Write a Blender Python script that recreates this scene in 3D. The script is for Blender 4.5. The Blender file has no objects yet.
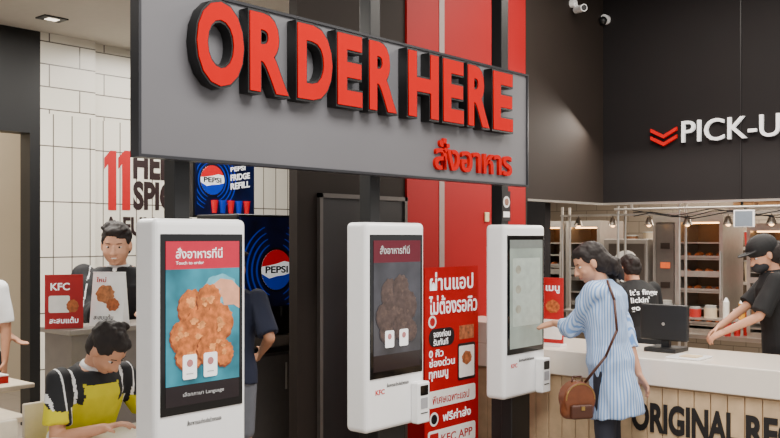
import bpy, bmesh, math, random
from mathutils import Vector, Matrix, noise
random.seed(7)
# ------------------------------------------------------------ survey frame
CAM=Vector((-2.419,-3.4726,1.75)); FW=Vector((.75693,.65348)); RT=Vector((.65348,-.75693)); FOC=900.; HOR=237.
def ray(px):
    k=(px-390)/FOC; return FW+RT*k
def onY(px,py,Y):
    r=ray(px); t=(Y-CAM.y)/r.y; return Vector((CAM.x+r.x*t,Y,CAM.z-(py-HOR)/FOC*t))
def onX(px,py,X):
    r=ray(px); t=(X-CAM.x)/r.x; return Vector((X,CAM.y+r.y*t,CAM.z-(py-HOR)/FOC*t))
def at(px,py,D):
    r=ray(px); return Vector((CAM.x+r.x*D,CAM.y+r.y*D,CAM.z-(py-HOR)/FOC*D))
C=bpy.context.scene.collection
# ------------------------------------------------------------ materials
def lin(c):
    c=c/255.; return c/12.92 if c<=.04045 else ((c+.055)/1.055)**2.4
def rgb(c): return (lin(c[0]),lin(c[1]),lin(c[2]),1)
MC={}
def M(name,col,rough=.5,metal=0,emis=0,var=.05,scale=18,bump=0,coat=0,spec=None):
    if name in MC: return MC[name]
    m=bpy.data.materials.new(name); m.use_nodes=True; nt=m.node_tree; b=nt.nodes['Principled BSDF']
    n=nt.nodes.new('ShaderNodeTexNoise'); n.inputs['Scale'].default_value=scale; n.inputs['Detail'].default_value=3
    tc=nt.nodes.new('ShaderNodeTexCoord'); nt.links.new(tc.outputs['Object'],n.inputs['Vector'])
    r=nt.nodes.new('ShaderNodeValToRGB'); c=rgb(col)
    r.color_ramp.elements[0].position=.3; r.color_ramp.elements[1].position=.7
    r.color_ramp.elements[0].color=tuple(x*(1-var) for x in c[:3])+(1,)
    r.color_ramp.elements[1].color=tuple(min(1,x*(1+var)) for x in c[:3])+(1,)
    nt.links.new(n.outputs['Fac'],r.inputs['Fac']); nt.links.new(r.outputs['Color'],b.inputs['Base Color'])
    b.inputs['Roughness'].default_value=rough; b.inputs['Metallic'].default_value=metal
    if spec is not None: b.inputs['Specular IOR Level'].default_value=spec
    if coat: b.inputs['Coat Weight'].default_value=coat
    if emis:
        nt.links.new(r.outputs['Color'],b.inputs['Emission Color']); b.inputs['Emission Strength'].default_value=emis
    if bump:
        bp=nt.nodes.new('ShaderNodeBump'); bp.inputs['Strength'].default_value=bump; bp.inputs['Distance'].default_value=.01
        nt.links.new(n.outputs['Fac'],bp.inputs['Height']); nt.links.new(bp.outputs['Normal'],b.inputs['Normal'])
    MC[name]=m; return m
def tile_mat(name,bw,bh,offs,axis='XZ',col=(234,228,214),mort=(96,88,80),msz=.006,rough=.25):
    if name in MC: return MC[name]
    m=bpy.data.materials.new(name); m.use_nodes=True; nt=m.node_tree; b=nt.nodes['Principled BSDF']
    tc=nt.nodes.new('ShaderNodeTexCoord'); sx=nt.nodes.new('ShaderNodeSeparateXYZ'); cx=nt.nodes.new('ShaderNodeCombineXYZ')
    nt.links.new(tc.outputs['Object'],sx.inputs[0]); nt.links.new(sx.outputs[axis[0]],cx.inputs['X']); nt.links.new(sx.outputs[axis[1]],cx.inputs['Y'])
    br=nt.nodes.new('ShaderNodeTexBrick'); br.offset=offs; br.inputs['Scale'].default_value=1
    br.inputs['Brick Width'].default_value=bw; br.inputs['Row Height'].default_value=bh; br.inputs['Mortar Size'].default_value=msz
    br.inputs['Color1'].default_value=rgb(col); br.inputs['Color2'].default_value=rgb(tuple(int(c*.97) for c in col)); br.inputs['Mortar'].default_value=rgb(mort)
    nt.links.new(cx.outputs[0],br.inputs['Vector']); nt.links.new(br.outputs['Color'],b.inputs['Base Color'])
    b.inputs['Roughness'].default_value=rough
    MC[name]=m; return m
def stripe_mat(name,c1,c2,n):
    m=bpy.data.materials.new(name); m.use_nodes=True; nt=m.node_tree; b=nt.nodes['Principled BSDF']
    tc=nt.nodes.new('ShaderNodeTexCoord'); sx=nt.nodes.new('ShaderNodeSeparateXYZ'); nt.links.new(tc.outputs['Object'],sx.inputs[0])
    def mth(op,a,b_=None):
        q=nt.nodes.new('ShaderNodeMath'); q.operation=op
        for i,z in enumerate((a,b_)):
            if z is None: continue
            if isinstance(z,(int,float)): q.inputs[i].default_value=z
            else: nt.links.new(z,q.inputs[i])
        return q.outputs[0]
    an=mth('MULTIPLY',mth('ARCTAN2',sx.outputs['X'],sx.outputs['Y']),n)
    s_=mth('SINE',mth('ADD',an,mth('MULTIPLY',sx.outputs['X'],30)))
    r=nt.nodes.new('ShaderNodeValToRGB'); r.color_ramp.elements[0].color=rgb(c1); r.color_ramp.elements[1].color=rgb(c2)
    r.color_ramp.elements[0].position=.2; r.color_ramp.elements[1].position=.6
    nt.links.new(mth('MULTIPLY',mth('ADD',s_,1.0),.5),r.inputs['Fac']); nt.links.new(r.outputs['Color'],b.inputs['Base Color']); b.inputs['Roughness'].default_value=.85
    return m
WHITE=M('white_plastic',(246,246,246),.3,coat=.2,var=.01); BLACK=M('black_metal',(14,14,15),.45); GLASSB=M('black_glass',(8,8,10),.08,var=0)
RED=M('sign_red',(176,2,1),.8,emis=.2,var=.02,spec=.1); REDW=M('red_panel',(150,3,10),.6,var=.04,scale=3,spec=.3); STEEL=M('stainless_steel',(190,184,176),.34,.75)
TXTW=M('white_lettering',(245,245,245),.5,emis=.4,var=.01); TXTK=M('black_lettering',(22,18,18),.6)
WOOD=M('pale_wood',(200,172,136),.6,var=.14,scale=9)
# ------------------------------------------------------------ object helpers
def reg(o,parent=None,label=None,cat=None,kind=None,group=None):
    C.objects.link(o) if o.name not in C.objects else None
    if parent: o.parent=parent
    if label: o['label']=label
    if cat: o['category']=cat
    if kind: o['kind']=kind
    if group: o['group']=group
    return o
def empty(name,loc,label,cat,rz=0,group=None):
    o=bpy.data.objects.new(name,None); o.empty_display_size=.1; o.location=loc; o.rotation_euler=(0,0,rz)
    return reg(o,None,label,cat,None,group)
def mesh_ob(name,bm,mat,parent=None,smooth=False,**k):
    me=bpy.data.meshes.new(name); bm.normal_update(); bm.to_mesh(me); bm.free()
    for m in (mat if isinstance(mat,(list,tuple)) else [mat]): me.materials.append(m)
    if smooth:
        for p in me.polygons: p.use_smooth=True
    return reg(bpy.data.objects.new(name,me),parent,**k)
def bbox(bm,a,b,bev=0,seg=2,mi=0):
    a=Vector(a); b=Vector(b); r=bmesh.ops.create_cube(bm,size=1); vs=r['verts']
    for v in vs: v.co=Vector(((a.x+b.x)/2+v.co.x*abs(b.x-a.x),(a.y+b.y)/2+v.co.y*abs(b.y-a.y),(a.z+b.z)/2+v.co.z*abs(b.z-a.z)))
    fs=set(f for v in vs for f in v.link_faces)
    for f in fs: f.material_index=mi
    if bev:
        es=list(set(e for v in vs for e in v.link_edges)); bmesh.ops.bevel(bm,geom=es,offset=bev,segments=seg,affect='EDGES',profile=.5)
def box(name,a,b,mat,parent=None,bev=0,seg=2,**k):
    bm=bmesh.new(); bbox(bm,a,b,bev,seg); return mesh_ob(name,bm,mat,parent,**k)
def boxes(name,lst,mat,parent=None,bev=0,**k):
    bm=bmesh.new()
    for q in lst: bbox(bm,q[0],q[1],bev,1,q[2] if len(q)>2 else 0)
    return mesh_ob(name,bm,mat,parent,**k)
def bcone(bm,p0,r0,p1,r1,seg=16,caps=True):
    p0=Vector(p0);p1=Vector(p1); d=p1-p0; L=d.length
    if L<1e-6: return
    q=d.to_track_quat('Z','Y').to_matrix().to_4x4()
    bmesh.ops.create_cone(bm,cap_ends=caps,segments=seg,radius1=r0,radius2=r1,depth=L,matrix=Matrix.Translation((p0+p1)/2)@q)
def bsph(bm,c,r,Mx=None,seg=16):
    if not hasattr(r,'__len__'): r=(r,r,r)
    mt=Matrix.Translation(Vector(c))@((Mx.to_4x4()) if Mx else Matrix.Identity(4))@Matrix.Diagonal((r[0],r[1],r[2],1))
    bmesh.ops.create_uvsphere(bm,u_segments=seg,v_segments=max(6,seg//2+2),radius=1,matrix=mt)
def bcap(bm,p0,r0,p1,r1,seg=14):
    bcone(bm,p0,r0,p1,r1,seg); bsph(bm,p0,r0,seg=seg); bsph(bm,p1,r1,seg=seg)
def cyl(name,p0,p1,r,mat,parent=None,r2=None,seg=24,**k):
    bm=bmesh.new(); bcone(bm,p0,r,p1,r if r2 is None else r2,seg); return mesh_ob(name,bm,mat,parent,smooth=False,**k)
def poly(name,pts,mat,parent,axis='Y',th=.002,origin=(0,0,0),**k):
    bm=bmesh.new(); o=Vector(origin)
    def P(u,v,w): return o+(Vector((u,-w,v)) if axis=='Y' else Vector((-w,-u,v)))
    a=[bm.verts.new(P(u,v,0)) for u,v in pts]; b=[bm.verts.new(P(u,v,th)) for u,v in pts]
    bm.faces.new(b); bm.faces.new(a[::-1])
    n=len(pts)
    for i in range(n): bm.faces.new((a[i],a[(i+1)%n],b[(i+1)%n],b[i]))
    bmesh.ops.recalc_face_normals(bm,faces=bm.faces[:])
    return mesh_ob(name,bm,mat,parent,**k)
def rect(x0,x1,z0,z1): return [(x0,z0),(x1,z0),(x1,z1),(x0,z1)]
def rrect(x0,x1,z0,z1,r,n=4):
    p=[]
    for cx,cz,a0 in ((x1-r,z1-r,0),(x0+r,z1-r,90),(x0+r,z0+r,180),(x1-r,z0+r,270)):
        for i in range(n+1):
            a=math.radians(a0+90*i/n); p.append((cx+r*math.cos(a),cz+r*math.sin(a)))
    return p
def ell(cx,cz,rx,rz,n=24,a0=0,a1=360,jit=0):
    return [(cx+rx*(1+jit*math.sin(i*2.3+cx*40))*math.cos(math.radians(a0+(a1-a0)*i/n)),cz+rz*(1+jit*math.cos(i*1.7+cz*30))*math.sin(math.radians(a0+(a1-a0)*i/n))) for i in range(n if a1-a0>=360 else n+1)]
def text_raw(body,off=0.,line=1.):
    cu=bpy.data.curves.new('t','FONT'); cu.body=body; cu.size=1; cu.extrude=.5; cu.offset=off; cu.resolution_u=4; cu.space_line=line
    ob=bpy.data.objects.new('t',cu); C.objects.link(ob); bpy.context.view_layer.update()
    dg=bpy.context.evaluated_depsgraph_get(); me=bpy.data.meshes.new_from_object(ob.evaluated_get(dg))
    bpy.data.objects.remove(ob); bpy.data.curves.remove(cu); return me
def text(name,body,origin,w=None,h=None,ext=.002,off=0.,mat=None,parent=None,axis='Y',line=1.,centre=False,slant=0,**k):
    me=text_raw(body,off,line); vs=me.vertices
    if len(vs)==0: return None
    x0=min(v.co.x for v in vs);x1=max(v.co.x for v in vs);y0=min(v.co.y for v in vs);y1=max(v.co.y for v in vs)
    sy=(h/(y1-y0)) if h else w/(x1-x0); sx=(w/(x1-x0)) if w else sy
    o=Vector(origin); dx=-(x1-x0)*sx/2 if centre else 0
    for v in vs:
        x=(v.co.x-x0)*sx+dx; y=(v.co.y-y0)*sy+x*slant; z=(v.co.z+.5)*ext
        v.co=o+(Vector((x,-z,y)) if axis=='Y' else Vector((-z,-x,y)))
    me.materials.clear(); me.materials.append(mat or TXTW); me.name=name
    return reg(bpy.data.objects.new(name,me),parent,**k)
S=dict(kind='structure')
# ------------------------------------------------------------ camera
cd=bpy.data.cameras.new('camera'); cam=bpy.data.objects.new('camera',cd); C.objects.link(cam)
cam.location=CAM; cam.rotation_euler=(math.radians(90),0,-math.atan2(FW.x,FW.y)); cd.lens=FOC/780*36; cd.sensor_width=36; cd.shift_y=18/780; cd.clip_start=.05
bpy.context.scene.camera=cam
# ------------------------------------------------------------ room shell
BROWN=M('brown_wall_panel',(36,28,23),.75,var=.06,scale=4,spec=.3); DARK=M('dark_wall_panel',(20,16,17),.75,var=.05,scale=4,spec=.3)
box('floor',(-6,-6,-.1),(9,7,0),tile_mat('floor_tile',.6,.6,0,'XY',(150,140,128),(110,100,92),.004,.4),**S)
CE=M('black_ceiling',(20,19,20),.8); CL=M('pale_ceiling',(200,194,184),.8,var=.02)
box('ceiling',(-6,-6,4.5),(6.3,1.05,4.6),CE,**S)
box('ceiling.001',(-6,1.05,3.65),(5.2,7,3.75),CL,**S)
box('wall_soffit',(-6,.95,3.65),(1.72,1.05,4.5),DARK,**S)
WBX=1.75
box('wall_back',(WBX,.95,0),(4.618,1.03,4.5),BROWN,**S)
box('wall_back_header',(4.618,.95,2.1),(6.083,1.05,4.5),BROWN,**S)
box('wall_pickup',(6.083,-5,2.1),(6.18,1.05,4.5),DARK,**S)
pc=onX(741,100,6.083)
box('trim_1',(6.073,pc.y-.006,2.1),(6.083,pc.y+.006,4.5),BLACK,**S)
box('trim_2',(4.618,.94,2.08),(6.07,1.0,2.1),STEEL,**S)
box('trim_3',(6.05,-5,2.08),(6.12,.94,2.1),STEEL,**S)
x1=onY(405,0,.95).x; x2=onY(437,0,.95).x; x3=onY(442,0,.95).x
box('wall_red',(x1,.93,0),(x2,.95,4.49),REDW,**S); box('wall_red.001',(x3,.93,0),(4.56,.95,4.49),REDW,**S)
box('trim_4',(x2,.925,0),(x3,.95,4.49),M('pale_stripe',(150,130,126),.5),**S)
dx0=onY(317,0,.95).x; ztop=onY(317,193,.95).z
box('door_1',(dx0+.04,.935,0),(x1-.03,.95,ztop-.03),M('door_dark',(26,23,24),.45),**S)
boxes('trim_5',[((dx0,.92,0),(dx0+.03,.95,ztop)),((dx0,.92,ztop-.03),(x1,.95,ztop)),((x1-.035,.92,0),(x1-.005,.95,ztop))],M('door_frame_grey',(96,90,86),.4,.3),**S)
TH=tile_mat('tile_horizontal',.62,.21,.5); TV=tile_mat('tile_vertical',.19,.52,0)
xa=onY(36,0,4.5).x; xb=onY(91,0,4.5).x
box('wall_tile',(xa,4.5,0),(5.2,4.6,2.9),TV,**S); box('wall_tile_top',(xa,4.5,2.9),(5.2,4.6,3.65),TH,**S)
box('wall_pilaster',(xa,4.42,0),(xb,4.5,2.9),TV,**S); box('wall_pilaster_top',(xa,4.42,2.9),(xb,4.5,3.65),TH,**S)
box('wall_side',(5.1,1.05,0),(5.2,4.5,3.65),DARK,**S)
zp=onY(20,133,4.5).z
box('wall_portal',(-4,4.42,zp),(xa,4.6,3.65),BLACK,**S); box('trim_6',(xa-.1,4.42,0),(xa,4.6,zp),BLACK,**S)
box('wall_corridor',(-4,6.4,0),(4,6.5,3.65),M('corridor_beige',(186,172,150),.7,var=.05,scale=1),**S)
box('trim_7',(xa-.9,6.36,0),(xa-.84,6.4,2.2),M('handrail',(120,110,100),.4),**S)
# painted words on the tiles
wt=empty('wall_lettering',(0,4.498,0),'red and near-black painted words on the white tile wall','sign')
def onT(px,py): return onY(px,py,4.5)
DB=M('near_black_paint',(34,14,14),.6); RP=M('red_paint',(176,8,14),.6)
for q0,q1 in ((104,116.2),(118,130.2)):
    a=onT(q0,210); b=onT(q1,151); w=b.x-a.x; h=b.z-a.z
    poly('numeral',[(w*.32,0),(w,0),(w,h),(w*.52,h),(0,h*.87),(0,h*.68),(w*.32,h*.77)],RP,wt,origin=(a.x,0,a.z))
a=onT(133,179); b=onT(194,153); text('lettering','HERBS',(a.x,0,a.z),b.x-a.x,b.z-a.z,mat=DB,parent=wt,off=.045)
a=onT(133,210); b=onT(194,184); text('lettering','SPICES',(a.x,0,a.z),b.x-a.x,b.z-a.z,mat=DB,parent=wt,off=.045)
a=onT(104,236); b=onT(196,218); text('lettering','A FULL FLAVOR',(a.x,0,a.z),b.x-a.x+.35,b.z-a.z,mat=DB,parent=wt,off=.03)
# ------------------------------------------------------------ kitchen shell
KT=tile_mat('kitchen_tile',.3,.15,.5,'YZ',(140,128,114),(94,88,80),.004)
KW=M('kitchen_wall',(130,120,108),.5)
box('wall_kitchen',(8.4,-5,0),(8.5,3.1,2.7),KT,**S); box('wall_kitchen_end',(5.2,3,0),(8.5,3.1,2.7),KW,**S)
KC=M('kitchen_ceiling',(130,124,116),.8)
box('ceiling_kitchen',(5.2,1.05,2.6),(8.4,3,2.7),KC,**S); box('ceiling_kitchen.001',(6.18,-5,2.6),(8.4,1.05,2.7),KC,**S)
# ------------------------------------------------------------ posts
for i in range(3):
    X=i*1.42+.21
    p=empty('support_post',(X,.18,0),'slim black square steel post running up behind the sign','post',group='sign posts')
    box('post_shaft',(0,0,0),(.09,.09,4.5),BLACK,p,bev=.004); box('base_plate',(-.05,0,0),(.14,.12,.012),BLACK,p)
    boxes('sign_bracket',[((.02,-.12,2.3),(.07,0,2.34)),((.02,-.12,2.7),(.07,0,2.74))],BLACK,p)
# ------------------------------------------------------------ big sign
sg=empty('order_sign',(0,0,2.108),'long grey lightbox sign with raised red letters','sign')
XS0,XS1=-.12,3.11
box('sign_panel',(XS0+.01,.0,.01),(XS1-.01,.045,.794),M('sign_grey',(96,95,99),.55,var=.04,scale=2),sg)
boxes('sign_frame',[((XS0,-.012,0),(XS1,.055,.014)),((XS0,-.012,.790),(XS1,.055,.804)),((XS0,-.012,.014),(XS0+.014,.055,.790)),((XS1-.014,-.012,.014),(XS1,.055,.790))],M('sign_frame_grey',(50,50,54),.35,.4),sg)
def letter(ch,x0,w,z0,h):
    me=text_raw(ch,.06); vs=me.vertices
    X0=min(v.co.x for v in vs);X1=max(v.co.x for v in vs);Y0=min(v.co.y for v in vs);Y1=max(v.co.y for v in vs)
    bm=bmesh.new(); bm.from_mesh(me); sx=w/(X1-X0); sy=h/(Y1-Y0)
    for v in bm.verts: v.co=Vector((x0+(v.co.x-X0)*sx,-.004-(v.co.z+.5)*.066,z0+(v.co.y-Y0)*sy))
    for f in bm.faces: f.material_index=1
    me2=text_raw(ch,.036); b2=bmesh.new(); b2.from_mesh(me2)
    for v in b2.verts: v.co=Vector((x0+(v.co.x-X0)*sx,-.070-(v.co.z+.5)*.006,z0+(v.co.y-Y0)*sy))
    for f in b2.faces: f.material_index=0
    tmp=bpy.data.meshes.new('t'); b2.to_mesh(tmp); b2.free(); bm.from_mesh(tmp)
    return mesh_ob('letter',bm,[RED,BLACK],sg)
spans=[('O',193,246),('R',246,292),('D',294,334),('E',334,364),('R',366,399),('H',405,440),('E',440,465),('R',465,491),('E',490,514)]
for ch,a,b in spans:
    xa_=onY(a+2,0,-.07).x; xb_=onY(b,0,-.07).x
    letter(ch,xa_,xb_-xa_-.010,.35 if ch!='O' else .345,.415 if ch!='O' else .425)
a=onY(434,176,-.01); b=onY(511,136,-.01)
text('thai_lettering','สั่งอาหาร',(a.x,-.0,.065),b.x-a.x,.2,ext=.02,off=.02,mat=RED,parent=sg)
# ------------------------------------------------------------ kiosks
TEAL=M('screen_teal',(40,118,136),.3,emis=.35,var=.6,scale=4); PINK=M('screen_pink',(176,20,50),.3,emis=.3,var=.05)
MAR=M('screen_maroon',(84,14,30),.3,emis=.3); CHK=M('screen_chicken',(176,96,44),.4,emis=.35,var=.5,scale=30); CHL=M('screen_chicken_light',(206,134,74),.4,emis=.35,var=.4,scale=40); CHD=M('screen_chicken_shade',(120,58,26),.4,emis=.3,var=.4,scale=34)
SKS=M('screen_hand',(206,146,116),.4,emis=.35,var=.12)
DIM=M('screen_dim_reflection',(56,56,62),.2,emis=.25,var=.5,scale=4); PALE=M('screen_pale_reflection',(132,142,134),.2,emis=.35,var=.25,scale=3)
SCW=M('screen_white',(235,235,235),.3,emis=.5,var=.01); DK=M('screen_dark',(30,22,26),.15,emis=.15)
TG=M('screen_grey_text',(180,180,180),.4,emis=.2)
def kiosk(i,X):
    k=empty('self_order_kiosk',(X,0,0),['white self-order kiosk showing fried chicken on a teal screen','white self-order kiosk with a dim maroon and grey screen','white self-order kiosk with a pale screen being touched'][i],'kiosk',group='self-order kiosks')
    box('body',(-.03,.0,.615),(.51,.165,1.836),WHITE,k,bev=.03,seg=4)
    box('screen_bezel',(0,-.006,.925),(.48,.004,1.764),GLASSB,k,bev=.004)
    boxes('stand',[((.12,.04,.03),(.36,.13,.63)),((.0,-.15,0),(.48,.165,.03))],BLACK,k,bev=.004,label='black steel stand')
    d=box('display',(.025,-.0075,.965),(.455,-.004,1.73),DK,k)
    y=-.0078
    def pp(n,pts,m,dy=0): return poly(n,pts,m,d,th=.0006,origin=(0,y-dy,0))
    def pile(mb,ml,md):
        # heap of crusty pieces: big overlapping lumps with lighter crumbs
        rn=random.Random(3+i)
        lumps=[(.17,1.42,.075,.085),(.27,1.45,.07,.075),(.33,1.34,.085,.09),(.22,1.32,.10,.09),(.12,1.29,.07,.075),(.16,1.20,.08,.07),(.29,1.22,.09,.075),(.36,1.19,.055,.06)]
        for n_,(cx,cz,rx,rz) in enumerate(lumps):
            dy=.001+n_*.0005
            pp('food_picture',ell(cx-.004,cz-.007,rx*1.04,rz*1.05,40,jit=.05),md,dy)
            pp('food_picture',ell(cx,cz,rx,rz,40,jit=.07),mb,dy+.0002)
            for t in range(5):
                a_=rn.random()*6.28; r_=rn.random()*.6; pp('food_picture',ell(cx+rx*r_*math.cos(a_),cz+rz*r_*math.sin(a_)+.01,rx*.22,rz*.14,10,jit=.3),ml,dy+.0003+t*.00003)
    if i==0:
        pp('screen_header',rect(.025,.455,1.60,1.73),PINK); pp('screen_picture',rect(.025,.455,1.06,1.60),TEAL)
        pp('screen_picture',ell(.34,1.50,.10,.07,30,jit=.06),M('screen_light_blue',(96,164,180),emis=.4,var=.3,scale=9),.0006)
        pp('food_picture',[(.455,1.50),(.41,1.54),(.34,1.55),(.29,1.52),(.28,1.50),(.34,1.50),(.31,1.47),(.35,1.46),(.36,1.42),(.42,1.42),(.455,1.40)],SKS,.0009)
        text('screen_lettering','สั่งอาหารที่นี่',(.08,y-.001,1.65),.27,.05,ext=.0008,off=.01,mat=SCW,parent=d)
        text('screen_lettering','Touch to order',(.08,y-.001,1.622),.16,.015,ext=.0008,mat=SCW,parent=d)
        pile(CHK,CHL,CHD)
        for q in (.115,.235):
            pp('button_icon',rrect(q,q+.08,1.085,1.20,.01),SCW,.0062)
            pp('icon_mark',ell(q+.04,1.16,.018,.018),M('icon_grey',(170,110,110),emis=.3),.007)
            pp('icon_mark',rect(q+.02,q+.06,1.108,1.114),TG,.007)
        text('screen_lettering','เลือกภาษา Language',(.12,y-.001,1.0),.24,.025,ext=.0008,mat=TG,parent=d)
    elif i==1:
        pp('screen_header',rect(.025,.455,1.60,1.73),MAR); pp('screen_picture',rect(.025,.455,1.06,1.60),DIM)  # grey field paints the dim glass reflection into the screen colour
        text('screen_lettering','สั่งอาหารที่นี่',(.08,y-.001,1.65),.27,.05,ext=.0008,off=.01,mat=TG,parent=d)
        pile(M('screen_food_dim',(72,58,54),emis=.25,var=.4,scale=30),M('screen_food_dim_light',(82,66,60),emis=.25,var=.4,scale=40),M('screen_food_dim_dark',(58,48,48),emis=.2))
        for q in (.12,.25):
            pp('button_icon',rrect(q,q+.08,1.10,1.20,.01),SCW,.0062)
            pp('icon_mark',ell(q+.04,1.165,.018,.018),M('icon_grey',(150,90,90)),.007)
    else:
        pp('screen_picture',rect(.025,.455,.965,1.73),PALE)  # pale grey-green sheet is a painted reflection, glowing as screen colour
        pp('screen_header',rect(.025,.455,1.67,1.73),M('screen_head_grey',(104,110,106),emis=.25),.001)
        RW=M('screen_row',(150,160,151),emis=.4,var=.1)
        pp('menu_row',rrect(.06,.42,1.12,1.60,.01),RW,.001)
        for r in range(3): pp('menu_picture',ell(.13,1.52-r*.14,.035,.03),M('screen_row_food',(138,138,124),emis=.3,var=.25),.002)
    if i: text('lettering','KFC',(.05,-.001,.83),.08,.03,ext=.001,off=.02,mat=M('red_print',(200,30,36)),parent=k)
    text('lettering','สั่งอาหารและชำระเงินด้วยตนเอง',(.15,-.001,.865),.2,.024,ext=.001,mat=TXTK,parent=k)
    if i:
        r=boxes('card_reader',[((.37,-.06,.62),(.485,.0,.87))],WHITE,k,bev=.008,label='white card reader box')
        poly('reader_screen',rrect(.39,.465,.79,.85,.006),GLASSB,r,origin=(0,-.0605,0)); poly('card_slot',rect(.395,.46,.68,.686),BLACK,r,origin=(0,-.0605,0))
        poly('key_pad',rrect(.395,.46,.71,.775,.004),M('pad_grey',(160,160,165)),r,origin=(0,-.0605,0))
for i in range(3): kiosk(i,i*1.424)
pn=empty('post_notice',(3.045,.178,1.865),'small black and white notice with a round picture on the post','notice')
BW=M('banner_white',(240,236,230),emis=.1)
box('notice_board',(0,-.006,0),(.11,.001,.22),M('notice_black',(24,22,22)),pn); poly('picture',ell(.055,.14,.042,.042),BW,pn,origin=(0,-.0065,0)); poly('picture',ell(.055,.14,.026,.026,jit=.06),M('notice_food',(150,110,90),var=.4,scale=40),pn,origin=(0,-.009,0)); poly('caption',rect(.015,.095,.03,.07),BW,pn,origin=(0,-.0065,0))
# ------------------------------------------------------------ service counter
ct=empty('service_counter',(3.4,0,0),'long white-topped service counter with pale wood slat front','counter')
bm=bmesh.new(); y=.91
while y>-3.2:
    bbox(bm,(.04,y-.108,0.08),(.06,y-.003,.72),.003,1); y-=.111
bbox(bm,(.06,-3.2,0),(.72,.91,.73))
mesh_ob('slat_front',bm,WOOD,ct)
CW=M('counter_white',(240,230,216),.25,var=.01,coat=.3)
box('worktop',(0,-3.25,.735),(.8,.915,.917),CW,ct,bev=.008)
box('raised_ledge',(0,.3,.917),(.45,.915,1.085),CW,ct,bev=.008)
box('kick_plate',(.045,-3.2,0),(.058,.91,.08),BLACK,ct)
a=onX(632,0,3.44)
text('lettering','ORIGINAL',(.04,a.y,.408),.735,.205,ext=.008,off=.035,mat=TXTK,parent=ct,axis='X')
text('lettering','RECIPE',(.04,a.y-.785,.408),.56,.205,ext=.008,off=.035,mat=TXTK,parent=ct,axis='X')
# ------------------------------------------------------------ pick-up sign
ps=empty('pickup_sign',(6.083,0,2.3),'raised white wall letters with two red chevrons','sign')
a=onX(683,143,6.083); b=onX(780,112,6.083)
zb=a.z-2.3; hh=onX(683,121.5,6.083).z-a.z
text('lettering','PICK-UP',(-.01,a.y,zb),(a.y-b.y)*7/5.85,hh,ext=.03,off=.004,mat=TXTW,parent=ps,axis='X')
c0=onX(652,146,6.083); c1=onX(678,146,6.083)
w=c0.y-c1.y
for j in range(2):
    z=zb-.02+j*.075
    poly('chevron',[(0,z+.105),(w*.5,z+.035),(w,z+.105),(w,z+.07),(w*.5,z),(0,z+.07)],M('chevron_red',(190,4,6),.7,emis=.25,spec=.2),ps,axis='X',th=.03,origin=(-.01,c0.y,0))
# ------------------------------------------------------------ red banner standee
bn=empty('banner_stand',(2.5,.45,0),'red roll-up promotional banner with white thai text','banner')
box('banner_sheet',(0,0,.05),(.64,.008,1.535),M('banner_red',(172,4,8),.6,emis=.06,spec=.2),bn); box('banner_base',(-.02,-.08,0),(.66,.1,.05),STEEL,bn,bev=.006)
BK=M('banner_black',(24,18,20))
def bt(s,x,z,w,h,m=TXTW,o=.015): text('lettering',s,(x,-.003,z),w,h,ext=.001,off=o,mat=m,parent=bn)
def bp(p,m,dy=0,n='graphic'): poly(n,p,m,bn,th=.001,origin=(0,-.001-dy,0))
bt('ผ่านแอป',.05,1.37,.52,.13); bt('ไม่ต้องรอคิว',.04,1.20,.58,.135)
bp(ell(.08,1.15,.045,.045),BW); bp(ell(.08,1.15,.03,.03),RP,.001)
bp(rrect(.04,.34,.97,1.10,.06),BK); bt('จองก่อน\nรับทันที',.09,.98,.2,.11)
bp(rect(.40,.58,1.0,1.1),M('menu_photo',(170,100,60),var=.6,scale=30))
bp(rrect(.38,.60,.70,.97,.02),BK); bp(rrect(.395,.585,.72,.95,.01),BW,.001); bp(ell(.49,.86,.06,.05,jit=.08),M('menu_photo',(170,100,60),var=.6,scale=30),.002)
bt('0 คิว\nช่องด่วน',.04,.83,.30,.12); bt('ทุกเมนู',.04,.73,.22,.07)
bp(rrect(.04,.60,.54,.66,.02),BW); bt('พิเศษเฉพาะแอป',.08,.565,.44,.06,RP)
bp(ell(.1,.46,.05,.05),BW); bp(ell(.1,.46,.035,.035),BK,.001); bt('ฟรีค่าส่ง',.2,.43,.34,.07)
bp(rrect(.03,.6,.24,.38,.02),BW); bt('KFC APP',.18,.28,.38,.06,RP); bp(rrect(.05,.15,.26,.36,.01),RP,.001)
# ------------------------------------------------------------ drinks area
dc=empty('drink_cabinet',(1.85,1.6,0),'grey drinks station cabinet with a black worktop','cabinet')
GREY=M('cabinet_grey',(96,92,90),.5)
box('body',(0,.02,.05),(.9,.6,.88),GREY,dc); box('worktop',(-.02,0,.88),(.92,.62,.92),BLACK,dc,bev=.004); box('kick_plate',(.03,.05,0),(.87,.6,.05),BLACK,dc)
for q in (0,.45): 
    d=box('door',(q+.01,0,.08),(q+.44,.02,.86),GREY,dc); cyl('handle',(q+.38,-.02,.6),(q+.38,-.02,.8),.007,STEEL,d)
dd=empty('drink_dispenser',(1.85,1.68,.92),'dark blue soda dispenser with a round red, white and blue logo','dispenser')
NAVY=M('deep_blue',(6,12,44),.3,emis=.25,var=.6,scale=5); PB=M('logo_blue',(10,44,160),.4,emis=.35); PR=M('logo_red',(190,8,24),.4,emis=.35)
box('body',(0,.02,.08),(.85,.5,1.0),BLACK,dd,bev=.01); box('drip_tray',(.02,-.05,0),(.83,.5,.08),STEEL,dd,bev=.005); box('front_panel',(.02,0,.3),(.83,.02,.98),NAVY,dd)
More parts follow.
